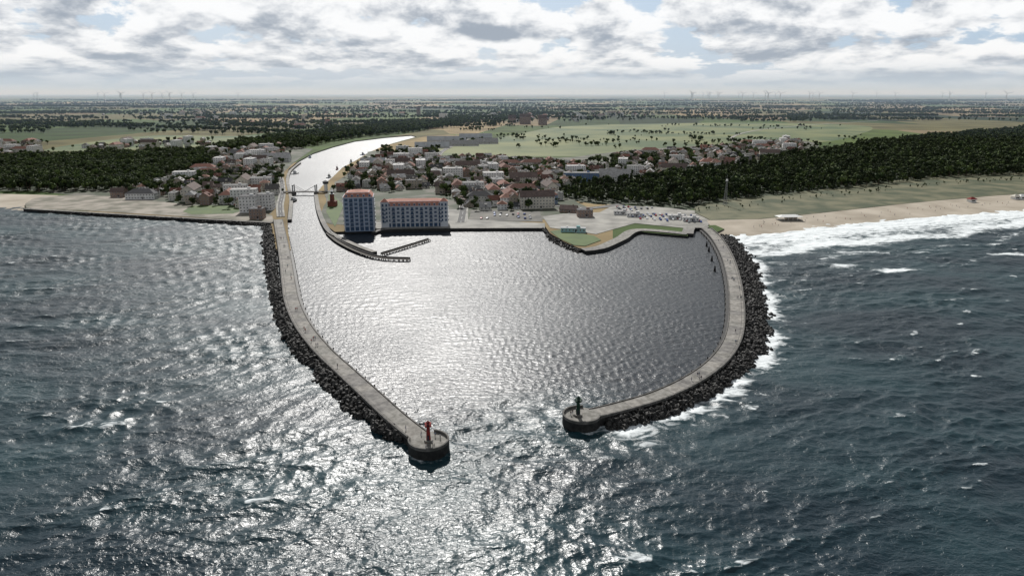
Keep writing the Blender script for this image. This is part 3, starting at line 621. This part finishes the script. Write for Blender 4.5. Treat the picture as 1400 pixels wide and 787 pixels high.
for k in range(230):   # hedgerows and copses over the far plain
    d=10**random.uniform(math.log10(1900),math.log10(12000)); x=random.uniform(-.85,.85)*d; a=random.gauss(0,.3); L=random.uniform(.06,.3)*d; wd=random.uniform(6,40)*(d/3000)
    if d<2700 and x>-.1*d: continue
    n=int(min(320,L*wd/(90*(d/2500)**1.5)))
    for _ in range(n):
        t=random.uniform(-.5,.5)*L; s_=random.gauss(0,.3)*wd; pts.append((x+t*math.cos(a)-s_*math.sin(a),d+t*math.sin(a)+s_*math.cos(a),1.9)); scl.append(random.uniform(.8,1.3)*(1+max(0,d-4000)/20000))
for k in range(80):
    u=random.uniform(640,1180); v=random.uniform(172,205); x,y,_=P(u,v); sp2=random.uniform(6,40)
    for _ in range(random.choice([1,2,7,18])): pts.append((x+random.gauss(0,sp2),y+random.gauss(0,8),1.9)); scl.append(random.uniform(.35,.9))
scatter('hedgerow_trees',pts,scl,C_dec)
C_h=hidden_coll('distant_house_kinds',HM[:8]+BM)
g=np.vstack([fill([(140,158),(300,150),(520,148),(560,160),(420,164),(200,166)],110,keep=.35),fill([(560,160),(700,156),(900,156),(880,165),(700,168)],80,keep=.4),fill([(280,168),(470,165),(460,176),(300,178)],80,keep=.25)])
scatter('distant_town',np.c_[g,np.full(len(g),2.)],rng.uniform(.8,1.4,len(g)),C_h)
g=np.vstack([fill([(140,157),(300,149),(520,147),(560,160),(420,165),(200,167)],60,keep=.6),fill([(560,161),(700,155),(900,155),(880,166),(700,169)],45,keep=.5)])
scatter('distant_town_trees',np.c_[g,np.full(len(g),2.)],rng.uniform(.9,1.5,len(g)),C_dec)
# wind turbines
mb=MB(); mb.cyl(0,0,0,2.8,1.7,95,0,10); mb.box(0,1,94,4,11,4,0)
for i in range(3):
    a=i*2.094+.3; c,s_=math.cos(a),math.sin(a)
    mb.tube((0,-5,96),(c*12,-5,96+s_*12),1.3,2.2,0,6); mb.tube((c*12,-5,96+s_*12),(c*50,-5,96+s_*50),2.2,.5,0,6)
mb.cyl(0,-5,95,1.8,1.8,2.6,0,8); tm=mb.mesh('wind_turbine_mesh',[M_turb])
for i in range(40):
    u=random.choice([random.uniform(55,360),random.uniform(860,1380),random.uniform(900,1100)]); d=random.uniform(7000,12000); place(tm,'wind_turbine',((u-700)/FPX*d,d,1.9),random.uniform(-.6,.6),(1.1,)*3)
# ------------------------------------------------------------------ sea
th=np.r_[np.linspace(-180,-52,40)[:-1],np.linspace(-52,52,1500),np.linspace(52,180,40)[1:]]*math.pi/180
rr=np.r_[np.linspace(2,70,15)[:-1],70*np.exp(np.linspace(0,math.log(1000/70),1050)),np.geomspace(1040,60000,30)]
TH,RR=np.meshgrid(th,rr); X=RR*np.sin(TH); Y=RR*np.cos(TH); shp=X.shape; X=X.ravel();Y=Y.ravel();R_=RR.ravel();T_=TH.ravel()
basin=[tuple(p) for p in pathL[::-1]]+[P(u,v)[:2] for u,v in left_bank[1:]+right_bank+basin_shore]+[tuple(p) for p in pathR]
calm=inpoly(X,Y,basin)
dens=np.clip((50*math.pi/180-np.abs(T_))/.06,0,1)*np.clip((1000-R_)/150,0,1)*np.clip((R_-72)/15,0,1)
Z=np.zeros_like(X);DX=np.zeros_like(X);DY=np.zeros_like(X)
wr=np.random.default_rng(3)
mouth=np.array([headL,headR]); dm=distpath(X,Y,mouth)
cs=np.where(calm,np.clip(dm/45,0,1),0.0); cs=cs*cs*(3-2*cs)      # 0 open sea .. 1 sheltered
lost=np.zeros_like(X)
Xw=X+4.0*np.sin(Y*.043+1.7*np.sin(X*.021))+1.6*np.sin(X*.11+Y*.07); Yw=Y+3.5*np.sin(X*.037+1.9*np.sin(Y*.024)+1)+1.3*np.sin(Y*.13-X*.09)
for k in range(56):
    lam=1.6*(26/1.6)**(k/55); ang=math.radians(90+8)+wr.normal(0,.6); kk=2*math.pi/lam; sl=(.042 if 5<lam<14 else (.043 if lam<=5 else .027)); a=sl/kk
    ph=kk*(Xw*math.cos(ang)+Yw*math.sin(ang))+wr.uniform(0,6.28)
    fd=np.clip(1.7-R_*.0026*3.0/lam,0,1)
    shel=1-cs*(.22 if lam<4 else (.55 if lam<7 else .9))
    am=a*shel*fd; lost+=.25*(sl*shel)**2*(1-fd**2)
    Z+=am*np.sin(ph); c=am*np.cos(ph)*.95; DX+=c*math.cos(ang);DY+=c*math.sin(ang)
grp=.8+.35*np.sin(X*.041+1.3*np.sin(Y*.023))*np.sin(Y*.052+1.1*np.sin(X*.019))
Z*=dens*grp;DX*=dens*grp;DY*=dens*grp
co=np.stack([X+DX,Y+DY,Z],1).astype(np.float32)
# unresolved ripple slopes become surface roughness
var=.0022+lost+.009*np.clip((R_-100)/400,0,1); rough=np.clip(np.sqrt(np.sqrt(2*var)),.1,.6)
# foam
bR=catmull(PL(beachR),step=15); foam=np.zeros_like(X)
near=(R_<1500)
dB=np.full(X.shape,1e4); dB[near]=distpath(X[near],Y[near],bR[::2])
sea=~calm
wob=8*np.sin(X*.03+.7)+5*np.sin(X*.071+Y*.02)
foam=np.maximum(foam,np.where(sea&(X>120),np.clip(1.25-dB/75,0,1)*.74+ .38*np.exp(-((dB-62+wob)/10)**2)+.33*np.exp(-((dB-95+wob)/9)**2)+.25*np.exp(-((dB-128+wob*1.4)/7)**2),0))
dR=np.full(X.shape,1e4); dR[near]=distpath(X[near],Y[near],OR[::8])
brk=.7+.3*np.sin(X*.13+Y*.09)*np.sin(Y*.051+1)
foam=np.maximum(foam,np.where(sea,(.60*np.exp(-(dR/6)**2)+.36*np.exp(-(dR/21)**2))*brk,0))
dL=np.full(X.shape,1e4); dL[near]=distpath(X[near],Y[near],np.vstack([OS[::-8][::-1],OL[::8]])); foam=np.maximum(foam,np.where(sea,.42*np.exp(-(dL/3.5)**2)*brk,0))
dh=np.minimum(np.hypot(X-headL[0],Y-headL[1]),np.hypot(X-headR[0],Y-headR[1])); foam=np.maximum(foam,.38*np.exp(-((dh-6.8)/2.)**2))
for u,v,a,b_,s_ in((1150,363,16,8,.62),(1225,369,18,6,.8),(1380,347,18,5,.75),(1330,318,26,7,.5),(1270,345,14,5,.35)):
    x,y,_=P(u,v); foam=np.maximum(foam,s_*np.exp(-((X-x)/a)**2-((Y-y-.12*(X-x))/b_)**2))
zt=Z/(Z[(R_>100)&(R_<300)&(cs==0)].std()); foam=np.maximum(foam,np.where(sea,np.clip((zt-1.55+.0*X-.35*(X<0))*.42,0,.40),0))
nr,nc=shp; idx=np.arange(nr*nc).reshape(shp)
q=np.stack([idx[:-1,:-1],idx[:-1,1:],idx[1:,1:],idx[1:,:-1]],-1).reshape(-1,4)[:,::-1]
me=bpy.data.meshes.new('sea'); me.vertices.add(len(co)); me.vertices.foreach_set('co',co.ravel())
me.loops.add(q.size); me.loops.foreach_set('vertex_index',q.astype(np.int32).ravel()); me.polygons.add(len(q)); me.polygons.foreach_set('loop_start',np.arange(0,q.size,4,dtype=np.int32))
me.update(calc_edges=True); me.polygons.foreach_set('use_smooth',np.ones(len(q),bool))
for nm,arr in(('foam',foam),('calm',cs),('ripple',rough)):
    at=me.attributes.new(nm,'FLOAT','POINT'); at.data.foreach_set('value',arr.astype(np.float32))
mW,nt,b=new_mat('sea_water'); N=nt.nodes;Lk=nt.links
def nd(t,**kw):
    n=N.new(t)
    for k,v in kw.items(): setattr(n,k,v)
    return n
def math_(op,a,b_=None,clamp=False):
    n=nd('ShaderNodeMath',operation=op); n.use_clamp=clamp
    for i,v in enumerate((a,b_)):
        if v is None: continue
        if hasattr(v,'links'): Lk.new(v,n.inputs[i])
        else: n.inputs[i].default_value=v
    return n.outputs[0]
geo=nd('ShaderNodeNewGeometry')
def noise_(sc_,sx=1,sy=1,rot=0,detail=3,rough=.5,dist=0):
    m_=nd('ShaderNodeMapping'); m_.inputs['Scale'].default_value=(sx,sy,1); m_.inputs['Rotation'].default_value=(0,0,rot)
    Lk.new(geo.outputs['Position'],m_.inputs[0]); n=nd('ShaderNodeTexNoise'); n.noise_dimensions='2D'; n.inputs['Scale'].default_value=sc_; n.inputs['Detail'].default_value=detail; n.inputs['Roughness'].default_value=rough; n.inputs['Distortion'].default_value=dist
    Lk.new(m_.outputs[0],n.inputs['Vector']); return n.outputs['Fac']
af=nd('ShaderNodeAttribute',attribute_name='foam').outputs['Fac']; ac=nd('ShaderNodeAttribute',attribute_name='calm').outputs['Fac']; ar=nd('ShaderNodeAttribute',attribute_name='ripple').outputs['Fac']
big=noise_(.35,.55,1,.1,3,.5,.4); mid=noise_(1.0,.6,1,-.15,3,.6,.3)
gust=noise_(.012,1,1,0,4); gs=nd('ShaderNodeMapRange'); Lk.new(gust,gs.inputs[0]); gs.inputs[1].default_value=.3; gs.inputs[2].default_value=.7; gs.inputs[3].default_value=.65; gs.inputs[4].default_value=1.35
open_h=math_('ADD',math_('MULTIPLY',big,.40),math_('MULTIPLY',mid,.24))
calm_h=math_('ADD',math_('MULTIPLY',noise_(.5,.5,1,.1,2,.5,.2),.22),math_('MULTIPLY',mid,.22))
mh=nd('ShaderNodeMix'); Lk.new(ac,mh.inputs[0]); Lk.new(open_h,mh.inputs[2]); Lk.new(calm_h,mh.inputs[3])
hh=math_('MULTIPLY',mh.outputs[0],gs.outputs[0])
bp=nd('ShaderNodeBump'); bp.inputs['Distance'].default_value=1; Lk.new(hh,bp.inputs['Height']); Lk.new(bp.outputs[0],b.inputs['Normal'])
fn=noise_(.22,.5,1,.12,7,.68,.5); fm=math_('MULTIPLY',math_('SUBTRACT',math_('ADD',af,math_('MULTIPLY',fn,1.3)),1.0),3.5,True)
fm=math_('MULTIPLY',fm,math_('GREATER_THAN',af,.03))
wc=nd('ShaderNodeMix',data_type='RGBA'); wc.inputs[6].default_value=(.006,.019,.028,1); wc.inputs[7].default_value=(.012,.038,.047,1)
cn=nd('ShaderNodeMapRange'); Lk.new(noise_(.02,.6,1,.1,4),cn.inputs[0]); cn.inputs[1].default_value=.35; cn.inputs[2].default_value=.65; Lk.new(math_('ADD',cn.outputs[0],af,True),wc.inputs[0])
wc2=nd('ShaderNodeMix',data_type='RGBA'); Lk.new(ac,wc2.inputs[0]); Lk.new(wc.outputs[2],wc2.inputs[6]); wc2.inputs[7].default_value=(.014,.020,.027,1)
wf=nd('ShaderNodeMix',data_type='RGBA'); Lk.new(fm,wf.inputs[0]); Lk.new(wc2.outputs[2],wf.inputs[6]); wf.inputs[7].default_value=(.72,.76,.77,1); Lk.new(wf.outputs[2],b.inputs['Base Color'])
rm=nd('ShaderNodeMix'); Lk.new(fm,rm.inputs[0]); Lk.new(ar,rm.inputs[2]); rm.inputs[3].default_value=.8; Lk.new(rm.outputs[0],b.inputs['Roughness'])
b.inputs['IOR'].default_value=1.33
me.materials.append(mW); link(bpy.data.objects.new('sea',me))
# ------------------------------------------------------------------ haze in the low air
mb=MB(); mb.box(0,31500,-6,90000,60000,330,0); hz=mb.obj('air_haze',[])
m=bpy.data.materials.new('air_haze'); m.use_nodes=True; n=m.node_tree.nodes; n.clear(); o=n.new('ShaderNodeOutputMaterial'); v_=n.new('ShaderNodeVolumeScatter'); v_.inputs['Density'].default_value=4.8e-5; v_.inputs['Color'].default_value=(.58,.76,1,1); v_.inputs['Anisotropy'].default_value=.1
m.node_tree.links.new(v_.outputs[0],o.inputs['Volume']); hz.data.materials.append(m)
# ------------------------------------------------------------------ sky and sun
SE=math.radians(38); SA=math.radians(-9)   # azimuth from +Y, positive to +X
wd=bpy.data.worlds.new('World'); sc.world=wd; wd.use_nodes=True; nt=wd.node_tree; N=nt.nodes; Lk=nt.links; N.clear()
out=N.new('ShaderNodeOutputWorld'); bg=N.new('ShaderNodeBackground'); bg.inputs[1].default_value=.1; Lk.new(bg.outputs[0],out.inputs[0])
sky=N.new('ShaderNodeTexSky'); sky.sky_type='NISHITA'; sky.sun_disc=False; sky.sun_elevation=SE; sky.sun_rotation=SA; sky.altitude=100; sky.dust_density=2
tc=N.new('ShaderNodeTexCoord'); sp_=N.new('ShaderNodeSeparateXYZ'); Lk.new(tc.outputs['Generated'],sp_.inputs[0])
zc=math_('MAXIMUM',sp_.outputs[2],0.0); lz=math_('MULTIPLY',math_('LOGARITHM',math_('ADD',zc,.035),math.e),2.7)
def cn_(dz,kx,scale,detail,seed=0.,ro=.6):
    c=nd('ShaderNodeCombineXYZ'); Lk.new(math_('MULTIPLY',sp_.outputs[0],kx),c.inputs[0]); Lk.new(math_('MULTIPLY',sp_.outputs[1],kx),c.inputs[1]); Lk.new(math_('ADD',lz,dz+seed),c.inputs[2])
    n=nd('ShaderNodeTexNoise'); n.inputs['Scale'].default_value=scale; n.inputs['Detail'].default_value=detail; n.inputs['Roughness'].default_value=ro; n.inputs['Distortion'].default_value=.1; Lk.new(c.outputs[0],n.inputs['Vector']); return n.outputs['Fac']
def mr_(v,a,b_,c=0.,d=1.):
    n=nd('ShaderNodeMapRange'); n.interpolation_type='SMOOTHSTEP'; Lk.new(v,n.inputs[0]); n.inputs[1].default_value=a; n.inputs[2].default_value=b_; n.inputs[3].default_value=c; n.inputs[4].default_value=d; return n.outputs[0]
# large cloud groups carry small billows
grp_=cn_(0,3.2,1.0,2,seed=7.3,ro=.5)
b1=cn_(0,10,1.0,10,seed=3.1,ro=.60); b2=cn_(.38,10,1.0,8,seed=3.1,ro=.58)
d1=math_('ADD',b1,math_('MULTIPLY',math_('SUBTRACT',grp_,.5),.45))
cov=mr_(d1,.39,.46)
# thickness above the sample darkens it: grey bases, bright tops
shade=mr_(math_('ADD',math_('SUBTRACT',b2,b1),math_('MULTIPLY',d1,.5)),.18,.40)
cc=nd('ShaderNodeMix',data_type='RGBA'); Lk.new(shade,cc.inputs[0]); cc.inputs[6].default_value=(9.8,9.9,10.0,1); cc.inputs[7].default_value=(3.7,4.2,4.9,1)
gap=nd('ShaderNodeMix',data_type='RGBA'); gap.inputs[0].default_value=.8; Lk.new(sky.outputs[0],gap.inputs[6]); gap.inputs[7].default_value=(4.4,5.9,7.8,1)
mx=nd('ShaderNodeMix',data_type='RGBA'); Lk.new(cov,mx.inputs[0]); Lk.new(gap.outputs[2],mx.inputs[6]); Lk.new(cc.outputs[2],mx.inputs[7])
hzf=mr_(sp_.outputs[2],.005,.045,1.,0.); hm=nd('ShaderNodeMix',data_type='RGBA'); Lk.new(math_('MULTIPLY',hzf,.88),hm.inputs[0]); Lk.new(mx.outputs[2],hm.inputs[6]); hm.inputs[7].default_value=(5.0,5.8,6.7,1)
up=mr_(sp_.outputs[2],.13,.4,1.,.38); sc2=nd('ShaderNodeVectorMath',operation='SCALE'); Lk.new(hm.outputs[2],sc2.inputs[0]); Lk.new(up,sc2.inputs['Scale']); Lk.new(sc2.outputs[0],bg.inputs[0])
sl=bpy.data.lights.new('sun','SUN'); sl.energy=5.0; sl.angle=math.radians(.5); sl.color=(1,.97,.93)
so=bpy.data.objects.new('sun',sl); link(so); d=Vector((math.sin(SA)*math.cos(SE),math.cos(SA)*math.cos(SE),math.sin(SE))); so.rotation_euler=d.to_track_quat('Z','Y').to_euler(); so.location=(0,0,500)
# ------------------------------------------------------------------ camera
cam=bpy.data.cameras.new('camera'); cam.lens=24; cam.sensor_width=36; cam.clip_start=1; cam.clip_end=120000
co_=bpy.data.objects.new('camera',cam); link(co_); co_.location=(0,0,H); co_.rotation_euler=(math.radians(90)-PITCH,0,0); sc.camera=co_
print('BUILD',time.time()-T0,'trees',nT)
